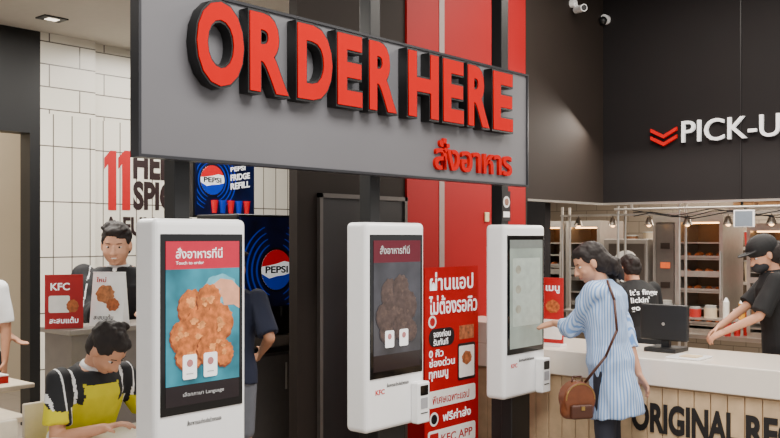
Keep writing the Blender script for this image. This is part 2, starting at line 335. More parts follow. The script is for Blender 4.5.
def globe(par,cx,cz,r,y):
    poly('logo',ell(cx,cz,r,r,32),M('logo_ring',(6,7,18)),par,th=.002,origin=(0,y,0))
    q=r*.9
    poly('logo',ell(cx,cz,q,q,32),SCW,par,th=.001,origin=(0,y-.002,0))
    top=[(cx+q*math.cos(math.radians(t)),cz+q*math.sin(math.radians(t))) for t in range(20,171,10)]+[(cx-q*.5,cz+q*.22),(cx,cz+q*.3),(cx+q*.5,cz+q*.42)]
    bot=[(cx+q*math.cos(math.radians(t)),cz+q*math.sin(math.radians(t))) for t in range(190,351,10)]+[(cx+q*.5,cz-q*.28),(cx,cz-q*.32),(cx-q*.5,cz-q*.42)]
    poly('logo',top,PR,par,th=.001,origin=(0,y-.003,0)); poly('logo',bot,PB,par,th=.001,origin=(0,y-.003,0))
    text('logo_lettering','PEPSI',(cx,y-.004,cz-q*.17),q*1.5,q*.36,ext=.001,off=.03,mat=BLACK,parent=par,centre=True)
def swirl(par,cx,cz,r,y,x0,x1_,z0,z1_):
    for side in (0,180):
        for k_ in range(4):
            R_=r*(1.2+k_*.28); p_=[]
            def cl(u,v): return (min(max(u,x0),x1_),min(max(v,z0),z1_))
            for t in range(0,25): 
                an=math.radians(side-70+140*t/24); p_.append(cl(cx+R_*math.cos(an),cz+R_*math.sin(an)))
            for t in range(24,-1,-1):
                an=math.radians(side-70+140*t/24); q=R_-r*.1*abs(math.cos(an)); p_.append(cl(cx+q*math.cos(an),cz+q*math.sin(an)))
            try: poly('swirl_graphic',p_,PB,par,th=.0006,origin=(0,y-.0002*k_,0))
            except Exception: pass
globe(dd,.37,.58,.17,-.001); swirl(dd,.37,.58,.17,-.0002,.03,.82,.31,.97)
for q in range(5): cyl('nozzle',(.1+q*.15,-.02,.3),(.1+q*.15,-.02,.22),.018,BLACK,dd,.012,12)
a=onY(196,215,3.6); b=onY(254,160,3.6)
lb=empty('lightbox_sign',(a.x,3.6,a.z),'blue backlit drinks refill sign with round logo','sign')
W_,H_=b.x-a.x,b.z-a.z
box('sign_panel',(0,0,0),(W_,.1,H_),NAVY,lb); box('sign_frame',(-.02,.02,-.02),(W_+.02,.12,H_+.02),BLACK,lb)
globe(lb,W_*.27,H_*.6,W_*.22,-.001); swirl(lb,W_*.27,H_*.6,W_*.2,-.0002,.01,W_-.01,.01,H_-.01)
text('lettering','PEPSI',(W_*.58,-.002,H_*.76),W_*.26,H_*.08,ext=.002,off=.02,mat=SCW,parent=lb,slant=.15)
text('lettering','FRIDGE',(W_*.58,-.002,H_*.60),W_*.34,H_*.11,ext=.002,off=.03,mat=SCW,parent=lb,slant=.15)
text('lettering','REFILL',(W_*.58,-.002,H_*.45),W_*.34,H_*.11,ext=.002,off=.03,mat=SCW,parent=lb,slant=.15)
for q in range(5): cyl('cup_picture',(W_*(.3+q*.14),-.001,H_*.04),(W_*(.3+q*.14),-.001,H_*.26),.025,PB if q%2 else PR,lb,.04,16)
for q in (.1,W_-.1): cyl('post',(q,.06,-a.z),(q,.06,0),.03,BLACK,lb)
# ------------------------------------------------------------ podium, tables
pd=empty('podium_counter',(.27,1.24,0),'tall taupe cashier podium holding tent cards','counter')
TAU=M('podium_taupe',(116,108,102),.5); box('body',(0,0,.04),(.75,.3,1.19),TAU,pd); box('worktop',(-.02,-.02,1.19),(.77,.32,1.22),M('podium_top',(140,132,124),.4),pd,bev=.004); box('kick_plate',(.02,.02,0),(.73,.28,.04),BLACK,pd)
def tent(px,D,w,h,rz,label,kind):
    p=at(px,0,D); t=empty('tent_card',(p.x,min(max(p.y,1.33),1.45),1.221),label,'tent card',rz)
    bm=bmesh.new(); th=.004; t0=.06
    for s in (-1,1):
        vs=[(-w/2,s*t0,0),(w/2,s*t0,0),(w/2,0,h),(-w/2,0,h)]
        a_=[bm.verts.new(Vector(v)) for v in vs]; b_=[bm.verts.new(Vector(v)+Vector((0,-s*th,0))) for v in vs]
        bm.faces.new(a_); bm.faces.new(b_[::-1])
        for i in range(4): bm.faces.new((a_[i],a_[(i+1)%4],b_[(i+1)%4],b_[i]))
    bmesh.ops.recalc_face_normals(bm,faces=bm.faces[:]); mesh_ob('card',bm,M('card_red' if kind else 'card_white',(180,14,18) if kind else (248,246,242),emis=.0 if kind else .15),t)  # white card is given a faint glow to offset shade on it
    tl=math.atan2(t0,h)
    def lay(o): o.location=(0,-t0-.002,0); o.rotation_euler=(-tl,0,0)
    if kind:
        lay(poly('picture',rrect(-w*.4,w*.15,h*.3,h*.62,.01),BW,t,th=.001)); lay(poly('picture',ell(w*.22,h*.42,w*.16,h*.12,jit=.06),M('card_food',(180,96,44),var=.5,scale=40),t,th=.001,origin=(0,-.001,0)))
        lay(text('lettering','KFC',(-w*.35,0,h*.72),w*.5,h*.14,ext=.001,off=.02,mat=TXTW,parent=t)); lay(text('lettering','สะสมแต้ม',(-w*.38,0,h*.1),w*.75,h*.12,ext=.001,off=.02,mat=TXTW,parent=t))
    else:
        lay(poly('picture',ell(-w*.08,h*.6,w*.28,h*.17,jit=.1),M('card_pic',(190,120,70),var=.5,scale=30),t,th=.001)); lay(poly('picture',ell(w*.18,h*.4,w*.2,h*.12,jit=.1),M('card_food',(180,96,44)),t,th=.001,origin=(0,-.001,0)))
        lay(text('lettering','ใหม่',(-w*.38,0,h*.82),w*.3,h*.1,ext=.001,off=.02,mat=RP,parent=t)); lay(text('lettering','สะสมแต้ม',(-w*.38,0,h*.12),w*.6,h*.1,ext=.001,off=.01,mat=TXTK,parent=t))
tent(64,5.25,.21,.31,-.5,'red and white folded promotional card on the podium',1)
tent(124,5.3,.2,.32,-.95,'white folded promotional card with food picture',0)
def table(x0,x1,y0,y1,label,m,z=.75):
    t=empty('dining_table',((x0+x1)/2,(y0+y1)/2,0),label,'table'); w=(x1-x0)/2; d=(y1-y0)/2
    box('table_top',(-w,-d,z-.03),(w,d,z),m,t,bev=.006); cyl('pedestal',(0,0,.02),(0,0,z-.03),.035,BLACK,t); cyl('base',(0,0,0),(0,0,.02),.2,BLACK,t,.19,32)
TBW=M('table_white',(232,226,216),.35); TBB=M('table_beige',(210,194,170),.45)
table(-.55,.5,.33,.74,'white rectangular dining table beside the seated man',TBW)
table(-.75,.08,1.35,1.95,'empty beige dining table beside the podium',TBB); table(-.2,.66,2.4,2.95,'beige dining table with a red box',TBB)
rb=empty('food_box',(.42,2.6,.75),'small red and white takeaway box','box'); box('box_body',(-.12,-.07,0),(.12,.07,.05),REDW,rb,bev=.004); box('box_lid',(-.12,-.07,.05),(.12,.07,.06),WHITE,rb,bev=.003)
def chair(x,y,rz,label):
    c=empty('dining_chair',(x,y,0),label,'chair',rz,group='dining chairs'); m=M('chair_beige',(206,194,174),.5)
    box('seat',(-.2,-.2,.42),(.2,.2,.45),m,c,bev=.01); box('backrest',(-.2,-.22,.55),(.2,-.195,.85),m,c,bev=.008)
    for sx in (-.17,.17):
        cyl('back_post',(sx,-.19,.44),(sx,-.21,.6),.012,BLACK,c,seg=10)
        for sy in (-.17,.17): cyl('leg',(sx*1.1,sy*1.1,0),(sx,sy,.43),.014,BLACK,c,seg=10)
chair(.16,.99,math.pi,'beige dining chair under the seated man'); chair(-.45,2.17,math.pi,'empty beige dining chair at the beige table')
chair(-.45,1.05,0,'empty pale dining chair beside the white table')
# ------------------------------------------------------------ kitchen equipment
kt=empty('steel_worktable',(6.4,0,0),'long stainless steel kitchen worktable','table')
box('table_top',(-.05,-2.6,.74),(.65,2.3,.78),STEEL,kt); box('shelf',(0,-2.55,.25),(.6,2.25,.28),STEEL,kt)
for yy in (-2.5,-.8,1.0,2.2):
    for xx in (0,.58): cyl('leg',(xx,yy,0),(xx,yy,.74),.02,STEEL,kt,seg=12)
CH=M('fried_chicken',(156,78,28),.7,var=.6,scale=60,bump=.5); LAMP=M('cabinet_lamp_glow',(255,190,120),emis=8,var=0)
chicken=[None]; DKI=M('oven_dark',(44,36,32),.3); INS=M('cabinet_inside',(140,108,80),.4,.4)
def cabinet(X,Y0,Wd,Z0,Ht,ns,side,label,filled):
    hc=empty('holding_cabinet',(X,Y0,Z0),label,'oven')
    W1=Wd-side
    boxes('body',[((0,0,0),(.55,Wd,.05)),((0,0,Ht-.07),(.55,Wd,Ht)),((0,0,.05),(.55,.03,Ht-.07)),((0,Wd-.03,.05),(.55,Wd,Ht-.07))]+([((0,W1-.03,.05),(.52,W1,Ht-.07))] if side else []),STEEL,hc)
    box('back_panel',(.52,.03,.05),(.55,Wd-.03,Ht-.07),INS,hc)
    if side:
        cp=boxes('control_panel',[((-.01,W1+.01,.06),(0,Wd-.04,Ht-.08))],M('panel_steel',(120,114,108),.3,.6),hc)
        for q in range(4): box('button',(-.016,W1+.05,.25+q*.2),(-.01,Wd-.09,.31+q*.2),DKI if q%2 else M('display_amber',(190,80,30),emis=.8),cp)
    box('cabinet_lamp',(.1,.06,Ht-.085),(.14,W1-.06,Ht-.071),LAMP,hc)
    boxes('door_frame',[((-.012,0,.05),(-.001,.035,Ht-.07)),((-.012,W1-.035,.05),(-.001,W1,Ht-.07)),((-.012,.035,Ht*.48),(-.001,W1-.035,Ht*.53))],STEEL,hc)
    cyl('handle',(-.03,.02,Ht*.3),(-.03,.02,Ht*.7),.01,STEEL,hc,seg=10)
    st=(Ht-.2)/ns
    for s in range(ns):
        z=.08+s*st
        boxes('shelf',[((.02,.03,z),(.52,W1-.03,z+.012))],STEEL,hc)
        if s in filled:
            tr=empty('food_tray',(X+.03,Y0+.035,Z0+z+.013),'shallow steel tray of fried chicken','tray',group='trays in the holding cabinets')
            tw=W1-.07
            boxes('tray_pan',[((0,0,0),(.42,tw,.006)),((0,0,0),(.006,tw,.03)),((.414,0,0),(.42,tw,.03)),((0,0,0),(.42,.006,.03)),((0,tw-.006,0),(.42,tw,.03))],STEEL,tr)
            for c_ in range(4):
                if chicken[0] is None:
                    bm=bmesh.new(); bmesh.ops.create_icosphere(bm,subdivisions=3,radius=.04)
                    for v in bm.verts: v.co*=1+.45*noise.noise(v.co*34); v.co.z*=.7
                    o=chicken[0]=mesh_ob('fried_chicken_piece',bm,CH,smooth=True,label='golden crispy fried chicken piece on a tray',cat='food',group='fried chicken pieces')
                else: o=chicken[0].copy(); C.objects.link(o)
                sc=.8+.3*random.random(); o.scale=(sc,sc,sc)
                o.location=(X+.03+.07+.05*random.random(),Y0+.035+.05+c_*(tw-.10)/3,Z0+z+.013+.034*sc); o.rotation_euler=(0,0,random.random()*6)
cabinet(6.42,-.17,.73,.78,1.19,6,.24,'stainless heated holding cabinet with trays of fried chicken',(0,2,3,4))
cabinet(6.5,1.2,.42,.78,1.15,7,0,'tall stainless warming cabinet with slotted shelves',(1,3,5))
cabinet(6.5,1.66,.45,.78,1.15,7,0,'wide stainless warming cabinet with slotted shelves',(2,4))
cabinet(6.42,-1.0,.6,.78,1.1,5,0,'low stainless warming cabinet beside the cup stacks',(1,2))
boxes('heat_lamp',[((6.3,-2.2,2.0),(6.7,-.25,2.04)),((6.35,-1.2,2.04),(6.37,-1.18,2.59)),((6.35,-2.1,2.04),(6.37,-2.08,2.59))],STEEL,None,label='stainless overhead warming shelf over the worktable',cat='lamp')
dm=empty('drink_machine',(6.42,.62,.78),'steel and white drinks machine with a round paper sign','dispenser')
box('body',(0,0,0),(.5,.5,.95),M('machine_grey',(150,144,138),.35,.4),dm,bev=.01); box('front_panel',(-.02,.03,.45),(0,.43,.9),M('machine_dark',(84,76,70),.3,.4),dm); box('drip_tray',(-.1,.05,.05),(0,.41,.09),STEEL,dm)
poly('round_sign',ell(-.23,.66,.15,.17),BW,dm,axis='X',th=.01,origin=(-.021,0,0)); poly('sign_picture',ell(-.23,.66,.09,.1),M('sign_food',(160,110,80),var=.5,scale=30),dm,axis='X',th=.002,origin=(-.032,0,0))
for q in (.12,.23,.34): cyl('nozzle',(-.04,q,.45),(-.04,q,.36),.02,BLACK,dm,.014,12)
pr_=empty('pass_rack',(6.12,-.95,0),'stainless upright pass rack with shelves and heat lamps','shelf')
for yy in (0,1.1,1.75,2.4):
    for xx in (0,.16): cyl('upright',(xx,yy,0),(xx,yy,2.07),.014,STEEL,pr_,seg=10)
for zz in (.95,1.97): box('shelf_board',(-.01,-.01,zz),(.17,2.42,zz+.018),STEEL,pr_)
for q in range(6):
    yy=.25+q*.4; l_=cyl('lamp_shade',(.08,yy,1.87),(.08,yy,1.95),.05,M('lamp_steel',(150,140,130),.3,.8),pr_,.02,18); cyl('lamp_cord',(.08,yy,1.95),(.08,yy,1.97),.004,BLACK,pr_,seg=6); bm=bmesh.new(); bsph(bm,(.08,yy,1.875),.024); mesh_ob('bulb',bm,LAMP,l_,smooth=True)
its=[('sauce_bottle',(190,30,24),.03,.18),('storage_tub',(200,180,150),.06,.12),('sauce_bottle',(214,150,40),.03,.19),('storage_tub',(150,150,148),.065,.15),('storage_tub',(170,40,34),.055,.1),('sauce_bottle',(230,226,216),.03,.2),('storage_tub',(120,80,50),.06,.13)]
for q in range(15):
    n_,col,r_,h_=its[(q*3)%7]; yy=-.88+q*.15
    if abs(yy+.95-1.1)<.07 or abs(yy+.95-1.75)<.07: continue
    t=empty(n_,(6.20,yy,.969),{'sauce_bottle':'squeeze sauce bottle on the pass rack','storage_tub':'small kitchen tub standing on the pass rack'}[n_],'bottle' if n_[0]=='s' and n_[1]=='a' else 'container',group='items on the pass rack')
    cyl('body',(0,0,0),(0,0,h_*.8),r_,M('pass_%d_%d'%(col[0],col[1]),col,.4),t,seg=16); cyl('lid',(0,0,h_*.8),(0,0,h_),r_*.9,M('lid_grey',(160,158,152)) if n_[1]=='t' else WHITE,t,r_*.3 if n_[1]=='a' else r_*.9,16)
ws=empty('wall_shelf',(8.05,-3,1.2),'long stainless wall shelf stacked with tubs and cartons','shelf'); box('shelf_board',(0,0,0),(.35,5.6,.03),STEEL,ws); box('shelf_board',(0,0,.4),(.35,5.6,.43),STEEL,ws)
for yy in (0,1.8,3.6,5.5): box('bracket',(.3,yy,-.1),(.35,yy+.03,.6),STEEL,ws)
for lv in (1.23,1.63):
    for j in range(22):
        cc=random.choice([('tub_red',(150,26,24)),('tub_cream',(170,154,130)),('tub_brown',(110,74,48)),('tub_grey',(120,120,118))])
        t=empty('storage_tub',(8.12,-2.9+j*.25,lv),'small %s kitchen tub on a steel shelf'%cc[0][4:],'container',group='tubs on the kitchen shelving')
        hh_=.12+.12*random.random()
        cyl('tub_body',(.1,.07,0),(.1,.07,hh_),.07,M(cc[0],cc[1]),t,.085,18); cyl('tub_lid',(.1,.07,hh_),(.1,.07,hh_+.015),.09,M('lid_grey',(160,158,152)),t,seg=18)
fr=empty('fryer_station',(5.35,2.2,0),'stainless fryer cabinet with two dark baskets','oven')
box('body',(0,0,0),(1.0,.7,.9),STEEL,fr,bev=.01); box('back_panel',(0,.62,.9),(1.0,.7,1.4),STEEL,fr)
for q in (.1,.55): box('fryer_basket',(q,.1,.9),(q+.35,.5,1.02),M('basket_dark',(60,55,50),.4,.6),fr); 
for j in range(3):
    c=empty('paper_cup_stack',(6.4+j*.09,-.22-j*.06,.78),'red paper cup stack on the steel worktable','cup',group='cup stacks')
    cyl('cup',(0,0,0),(0,0,.2+.05*(j%3)),.03,M('cup_red',(186,20,24)),c,.038,16); cyl('rim',(0,0,.2+.05*(j%3)),(0,0,.21+.05*(j%3)),.04,WHITE,c,seg=16)
for j in range(5):
    c=empty('food_bucket',(6.5,-1.15-j*.22,.78),'white and red paper chicken bucket','bucket',group='buckets'); cyl('bucket_body',(0,0,0),(0,0,.2),.07,BW,c,.09,20); cyl('bucket_band',(0,0,.07),(0,0,.13),.083,REDW,c,.088,20)
for j in range(7):
    c=empty('folded_carton_stack',(6.38,-.48-j*.24,2.041),'stack of folded cartons on the warming shelf','carton',group='carton stacks')
    for l_ in range(2): box('carton',(l_*.01,0,l_*.045),(.25,.2,.04+l_*.045),M('carton_brown',(140,104,70)),c)
rl=empty('cable_rail',(6.04,-1.9,2.03),'thin steel rail with sagging black cables','rail'); cyl('rail',(0,0,0),(0,2.7,0),.012,STEEL,rl,seg=10); boxes('bracket',[((-.01,.1,0),(.01,.12,.05)),((-.01,2.5,0),(.01,2.52,.05))],STEEL,rl)
cv=bmesh.new()
for j in range(3):
    pr=None
    for t in range(13):
        q=Vector((.0+j*.012,.1+t*.2,-.01-.07*math.sin(t*math.pi/4+j*.4)**2-j*.012))
        if pr: bcap(cv,pr,.005,q,.005,6)
        pr=q
mesh_ob('cable',cv,BLACK,rl)
p=at(664,0,6.55); pos=empty('cash_register',(3.86,p.y,.918),'black touch-screen cash register seen from behind','cash register')
box('base',(-.1,-.12,0),(.14,.12,.03),BLACK,pos,bev=.005); box('neck',(-.0,-.03,.03),(.04,.03,.12),BLACK,pos)
m=box('monitor',(-.03,-.18,.08),(.01,.18,.34),M('register_black',(18,18,20),.5),pos,bev=.01); poly('logo',ell(0,.2,.012,.012),STEEL,m,axis='X',th=.001,origin=(-.0305,0,0))
tr=empty('serving_tray',(3.62,p.y-.28,.918),'small white plastic tray with paper cards','tray'); box('tray_pan',(-.12,-.12,0),(.12,.12,.012),WHITE,tr,bev=.004); box('paper',(-.08,-.08,.012),(.05,.04,.018),M('paper_warm',(214,190,150)),tr)
q=onX(553,0,3.62)
mh=empty('menu_holder',(3.62,q.y,.918),'tall red and white menu card standing on the counter','menu'); box('holder_base',(-.05,-.09,0),(.05,.09,.02),WHITE,mh); box('menu_card',(-.004,-.09,.02),(.004,.09,.52),M('card_red',(200,40,42)),mh); poly('picture',rrect(-.08,.08,.05,.2,.01),BW,mh,axis='X',th=.001,origin=(-.004,0,0)); poly('picture',ell(0,.3,.06,.05,jit=.08),M('card_food',(180,96,44)),mh,axis='X',th=.001,origin=(-.004,0,0))
text('lettering','เมนู',(-.004,.06,.40),.12,.06,ext=.001,off=.02,mat=TXTW,parent=mh,axis='X')
ma=empty('monitor_arm',(6.13,onX(742,232,6.13).y,2.1),'small order screen on a dark angled arm','monitor')
cyl('arm',(0,0,0),(0,0,-.05),.012,BLACK,ma); cyl('arm',(0,0,-.05),(-.12,-.08,-.1),.010,BLACK,ma); mm=box('screen',(-.14,-.16,-.26),(-.115,.03,-.1),WHITE,ma,bev=.005); box('screen_glass',(-.142,-.145,-.25),(-.139,.015,-.11),M('screen_dusk',(110,120,130),emis=.3),mm)
p=onY(571,10,.95); s=empty('security_camera',(p.x,.95,p.z),'small white bullet security camera','camera'); cyl('mount',(0,-.001,.06),(0,-.05,.06),.04,WHITE,s); cyl('arm',(0,-.05,.06),(0,-.08,.0),.012,WHITE,s); cyl('camera_body',(.03,-.04,0),(-.07,-.18,-.02),.035,WHITE,s); cyl('lens',(-.07,-.18,-.02),(-.072,-.183,-.0205),.028,BLACK,s)
p=onX(606,20,6.08); s=empty('security_camera',(6.083,p.y,p.z),'white dome security camera with black lens','camera'); cyl('mount',(0,0,0),(-.05,0,0),.05,WHITE,s)
bm=bmesh.new(); bsph(bm,(-.07,0,-.02),.045); mesh_ob('lens_dome',bm,BLACK,s,smooth=True)
for (px,py) in ((52,18),(-30,-40),(150,-20)):
    t=(3.65-1.75)*900/(237-py); q=at(px,py,t); d=empty('ceiling_downlight',(q.x,q.y,3.65),'square black recessed downlight in the pale ceiling','light',group='downlights')
    box('trim_ring',(-.11,-.08,-.012),(.11,.08,-.0),BLACK,d); box('lamp_face',(-.05,-.04,-.016),(.05,.04,-.012),M('lamp_glow',(255,240,215),emis=3,var=0),d)
p=onY(486,217,.93); box('wall_switch',(p.x-.03,.915,p.z-.04),(p.x+.03,.93,p.z+.04),M('switch_cream',(214,196,150)),None,bev=.004,label='small cream wall switch on the red panel',cat='switch')
# ------------------------------------------------------------ people
def remesh(bm,vox,it=2,fold=0,seed=0,zmul=.35,fs=9):
    bmesh.ops.recalc_face_normals(bm,faces=bm.faces[:]); me=bpy.data.meshes.new('t'); bm.to_mesh(me); bm.free()
    o=bpy.data.objects.new('t',me); C.objects.link(o); r=o.modifiers.new('r','REMESH'); r.mode='VOXEL'; r.voxel_size=vox
    s=o.modifiers.new('s','SMOOTH'); s.factor=.5; s.iterations=it
    bpy.context.view_layer.update(); dg=bpy.context.evaluated_depsgraph_get(); m2=bpy.data.meshes.new_from_object(o.evaluated_get(dg))
    bpy.data.objects.remove(o); bpy.data.meshes.remove(me)
    if fold:
        ns=[v.normal.copy() for v in m2.vertices]
        for v,n in zip(m2.vertices,ns):
            c=v.co; q=Vector((c.x*fs+seed,c.y*fs,c.z*fs*zmul+c.x*3)); a=noise.noise(q)+.5*noise.noise(q*2.3); v.co=c+n*fold*a
    for p_ in m2.polygons: p_.use_smooth=True
    return m2
def loft(bm,rings,n=24):
    L=[]
    for c,rx,ry,R in rings:
        L.append([bm.verts.new(c+R@Vector((rx*math.cos(2*math.pi*i/n),ry*math.sin(2*math.pi*i/n),0))) for i in range(n)])
    for a,b in zip(L,L[1:]):
        for i in range(n): bm.faces.new((a[i],a[(i+1)%n],b[(i+1)%n],b[i]))
    bm.faces.new(L[0][::-1]); bm.faces.new(L[-1])
def ik(S_,T,a,b,hint):
    d=T-S_; L=d.length; mx=(a+b)*.995
    if L>mx: T=S_+d*(mx/L); d=T-S_; L=mx
    x=(a*a-b*b+L*L)/(2*L); h=math.sqrt(max(0,a*a-x*x)); u=d/L; hv=hint-u*hint.dot(u)
    if hv.length<1e-4: hv=Vector((0,-1,0))
    return S_+u*x+hv.normalized()*h,T
def hand(bm,w,dr,pn,sd,curl,s):
    dr=dr.normalized(); pn=(pn-dr*pn.dot(dr)).normalized(); sd_=dr.cross(pn)*sd
    for off,L,k in ((.030,.070,.086),(.010,.080,.092),(-.010,.074,.088),(-.028,.058,.080)):
        b=w+(dr*k+sd_*off)*s; bcap(bm,w+(dr*.012+sd_*off*.55)*s,.015*s,b,.0115*s,10)
        p=b; ang=0
        for f,r0,r1,cu in ((.45,.0098,.009,.6),(.3,.009,.0084,1.),(.25,.0084,.0072,.8)):
            ang+=curl*cu; d2=dr*math.cos(ang)+pn*math.sin(ang); q=p+d2*L*f*s; bcap(bm,p,r0*s,q,r1*s,10); p=q
    b=w+(dr*.028+sd_*.024)*s; q=b+(dr*.6+sd_*.65+pn*.25).normalized()*.042*s; bcap(bm,b,.015*s,q,.0105*s,10); bcap(bm,q,.0105*s,q+(dr*.8+sd_*.3+pn*.4).normalized()*.03*s,.0085*s,10)
def person(label,pos,hd,H,female=False,lean=0,pitch=0,yaw=0,LT=None,RT_=None,seated=False,skin=(200,146,116),hair=(16,12,12),hairstyle='short',shirt=None,sleeve=.9,fit=.018,hem=.84,trouser=(30,30,34),curl=(.35,.35),vox=.008,group=None,shirtmats=None,shirtfn=None,fold=.008,Lpn=None,Rpn=None,Lhint=None,Rhint=None,Ldir=None,Rdir=None,arm=1.0,smile=0,headk=1.0,shorts=False,broad=1.0,slv=.9,jaw=1.0):
    s=H/1.703; rz=math.atan2(hd[1],hd[0])-math.pi/2; Rz=Matrix.Rotation(-rz,3,'Z'); O=Vector((pos[0],pos[1],0))
    def toL(w): return Rz@(Vector(w)-O)
    hz=.92*s if not seated else .56
    hip=Vector((0,0,hz)); ML=Matrix.Rotation(-lean,3,'X')
    def U(x,y,z): return hip+ML@(Vector((x,y,z-.92))*s)
    MH=ML@Matrix.Rotation(yaw,3,'Z')@Matrix.Rotation(-pitch,3,'X')
    sw=(.158 if female else .18)*broad; wm=.92 if female else 1.0
    I=ML
    torso=[(.86,.150,.105),(.93,.160,.112),(1.04,.135*wm,.098),(1.14,.138*wm,.102),(1.26,.160*wm,.112),(1.35,.165*wm,.108),(1.41,.145*wm,.085),(1.455,.085,.06)]
    torso=[(z,rx*broad,ry*broad) for z,rx,ry in torso]
    bm=bmesh.new(); loft(bm,[(U(0,0,z),rx*s,ry*s,I) for z,rx,ry in torso])
    bcap(bm,U(0,-.012,1.42),.056*s,U(0,.0,1.52),.05*s)
    hb=U(0,.0,1.50); hk=s*headk; hc_=hb+MH@(Vector((0,.02,.09))*hk)
    def Hd(x,y,z): return hc_+MH@(Vector((x,y,z))*hk)
    def hs(c,r,b=bm): bsph(b,Hd(*c),tuple(q*hk for q in r),MH,20)
    hs((0,-.012,.025),(.076,.093,.088)); hs((0,.022,-.03),(.062*jaw,.066,.080)); hs((0,.052,-.090),(.024*jaw,.022,.018)); hs((0,.066,.024),(.045,.016,.012))
    bcap(bm,Hd(0,.084,.002),.008*hk,Hd(0,.100,-.034),.0115*hk,10); hs((.012,.09,-.037),(.009,.01,.008)); hs((-.012,.09,-.037),(.009,.01,.008))
    for q in (-1,1): hs((q*.078,-.005,-.01),(.009,.019,.031)); hs((q*.035*jaw,.055,-.035),(.022,.022,.02))
    hs((0,.081,-.058),(.022,.01,.006)); hs((0,.079,-.068),(.019,.01,.007))
    J=[]
    for q in (-1,1):
        if seated: h_=Vector((q*.09*s,0,hz-.03)); k=Vector((q*.13*s,.43*s,.52*s)); an=Vector((q*.13*s,.40*s,.09*s))
        else: h_=Vector((q*.088*s,0,.88*s)); k=Vector((q*.095*s,.015,.49*s)); an=Vector((q*.1*s,-.01,.09*s))
        J.append((h_,k,an)); bcap(bm,h_,.085*s,k,.056*s); bcap(bm,k,.055*s,k.lerp(an,.35)+Vector((0,-.012,0)),.055*s); bcap(bm,k.lerp(an,.35)+Vector((0,-.012,0)),.055*s,an,.036*s); bcap(bm,an+Vector((0,-.03,-.04*s)),.036*s,an+Vector((q*.01,.15*s,-.058*s)),.03*s)
    arms=[]
    at_=.88 if female else 1.0
    for q,T,cu,pn,hint,dd_ in ((-1,LT,curl[0],Lpn,Lhint,Ldir),(1,RT_,curl[1],Rpn,Rhint,Rdir)):
        sh=U(q*sw,-.0,1.39); 
        T=toL(T) if T is not None else Vector((sh.x+q*.06*s,sh.y+.06*s,sh.z-.53*s))
        hint=(Rz@Vector(hint)) if hint else Vector((q*.5,-.6,-.6))
        el,wr=ik(sh,T,.285*s*arm,.255*s*arm,hint); arms.append((sh,el,wr))
        bcap(bm,sh,.050*s*at_,el,.037*s*at_); bcap(bm,el,.037*s*at_,el.lerp(wr,.3),.037*s*at_); bcap(bm,el.lerp(wr,.3),.037*s*at_,wr,.024*s)
        dv=(Rz@Vector(dd_)) if dd_ else (wr-el)
        pnv=(Rz@Vector(pn)) if pn else Vector((-q,.0,0))
        dr=dv.normalized(); pv=(pnv-dr*pnv.dot(dr)).normalized()
        side=1 if dr.cross(pv).dot(Vector((0,1,.6)))>0 else -1
        hand(bm,wr,dr,pv,side,cu,s)
    skinm=M('skin_%d_%d_%d'%skin,skin,.55,var=.04,scale=30)
    me=remesh(bm,vox,2); me.materials.append(skinm)
    o=bpy.data.objects.new('person',me); o.location=O; o.rotation_euler=(0,0,rz); reg(o,None,label,'person',None,group)
    def child(n,m_,mats,**k):
        m_.materials.clear()
        for z in (mats if isinstance(mats,list) else [mats]): m_.materials.append(z)
        return reg(bpy.data.objects.new(n,m_),o,**k)
    for q in (-1,1):
        b=bmesh.new(); bsph(b,Hd(q*.030,.0665,.0),(.0135*hk,.011*hk,.0058*hk),MH,14); e=mesh_ob('eye',b,M('eye_white',(215,206,200),.3),o,smooth=True)
        b=bmesh.new(); bsph(b,Hd(q*.030,.0745,.0),(.0058*hk,.005*hk,.0056*hk),MH,10); mesh_ob('iris',b,M('iris_dark',(24,16,12),.2),e,smooth=True)
        b=bmesh.new(); bcap(b,Hd(q*.018,.081,.020),.0022*hk,Hd(q*.044,.072,.022),.0018*hk,8); mesh_ob('eyebrow',b,M('hair_dark',hair,.7),o,smooth=True)
    b=bmesh.new()
    for q in (-1,1): bcap(b,Hd(0,.0875,-.0635),.0045*hk,Hd(q*.020,.081,-.0625+smile*.008),.0025*hk,10)
    mesh_ob('lips',b,M('lips',(158,80,72),.5),o,smooth=True)
    if smile:
        b=bmesh.new(); bsph(b,Hd(0,.0885,-.0605),(.015*hk,.005*hk,.004*hk),MH,12); mesh_ob('teeth',b,M('teeth_white',(240,236,226),.3),o,smooth=True)
    HM=M('hair_dark',hair,.6,var=.3,scale=60); b=bmesh.new()
    hs((0,-.024,.046),(.083,.098,.078),b); hs((0,-.047,-.012),(.077,.065,.08),b)
    for q in (-1,1): hs((q*.068,-.004,.03),(.014,.045,.033),b)
    if hairstyle=='loose':
        hs((0,-.06,-.01),(.085,.075,.09),b); hs((0,.015,.070),(.072,.06,.045),b); hs((0,-.10,-.05),(.07,.055,.07),b)
        rnd=random.Random(4)
        for t in range(24):
            an=math.radians(215+110*t/23) ; cx,cy=.08*math.cos(an),-.04+.085*math.sin(an)
            L=.10+.06*rnd.random(); pts=[Vector((cx*.8,cy*.8,.07)),Vector((cx,cy,-.02))]
            for u in (.33,.66,1.0): pts.append(Vector((cx*(1.05-.5*u)+.014*math.sin(u*6+t),cy*(1.1-.05*u)+.012*math.cos(u*5+t*2)-.02,-.02-L*u)))
            for a_,b_,r0,r1 in zip(pts,pts[1:],(.02,.021,.02,.016),(.021,.02,.016,.009)): bcap(b,Hd(*a_),r0*hk,Hd(*b_),r1*hk,8)
    elif hairstyle=='bun': hs((0,-.11,.0),(.05,.045,.05),b); hs((0,-.06,-.01),(.08,.07,.09),b)
    else:
        hs((0,.030,.082),(.06,.05,.028),b); rnd=random.Random(int(pos[0]*100))
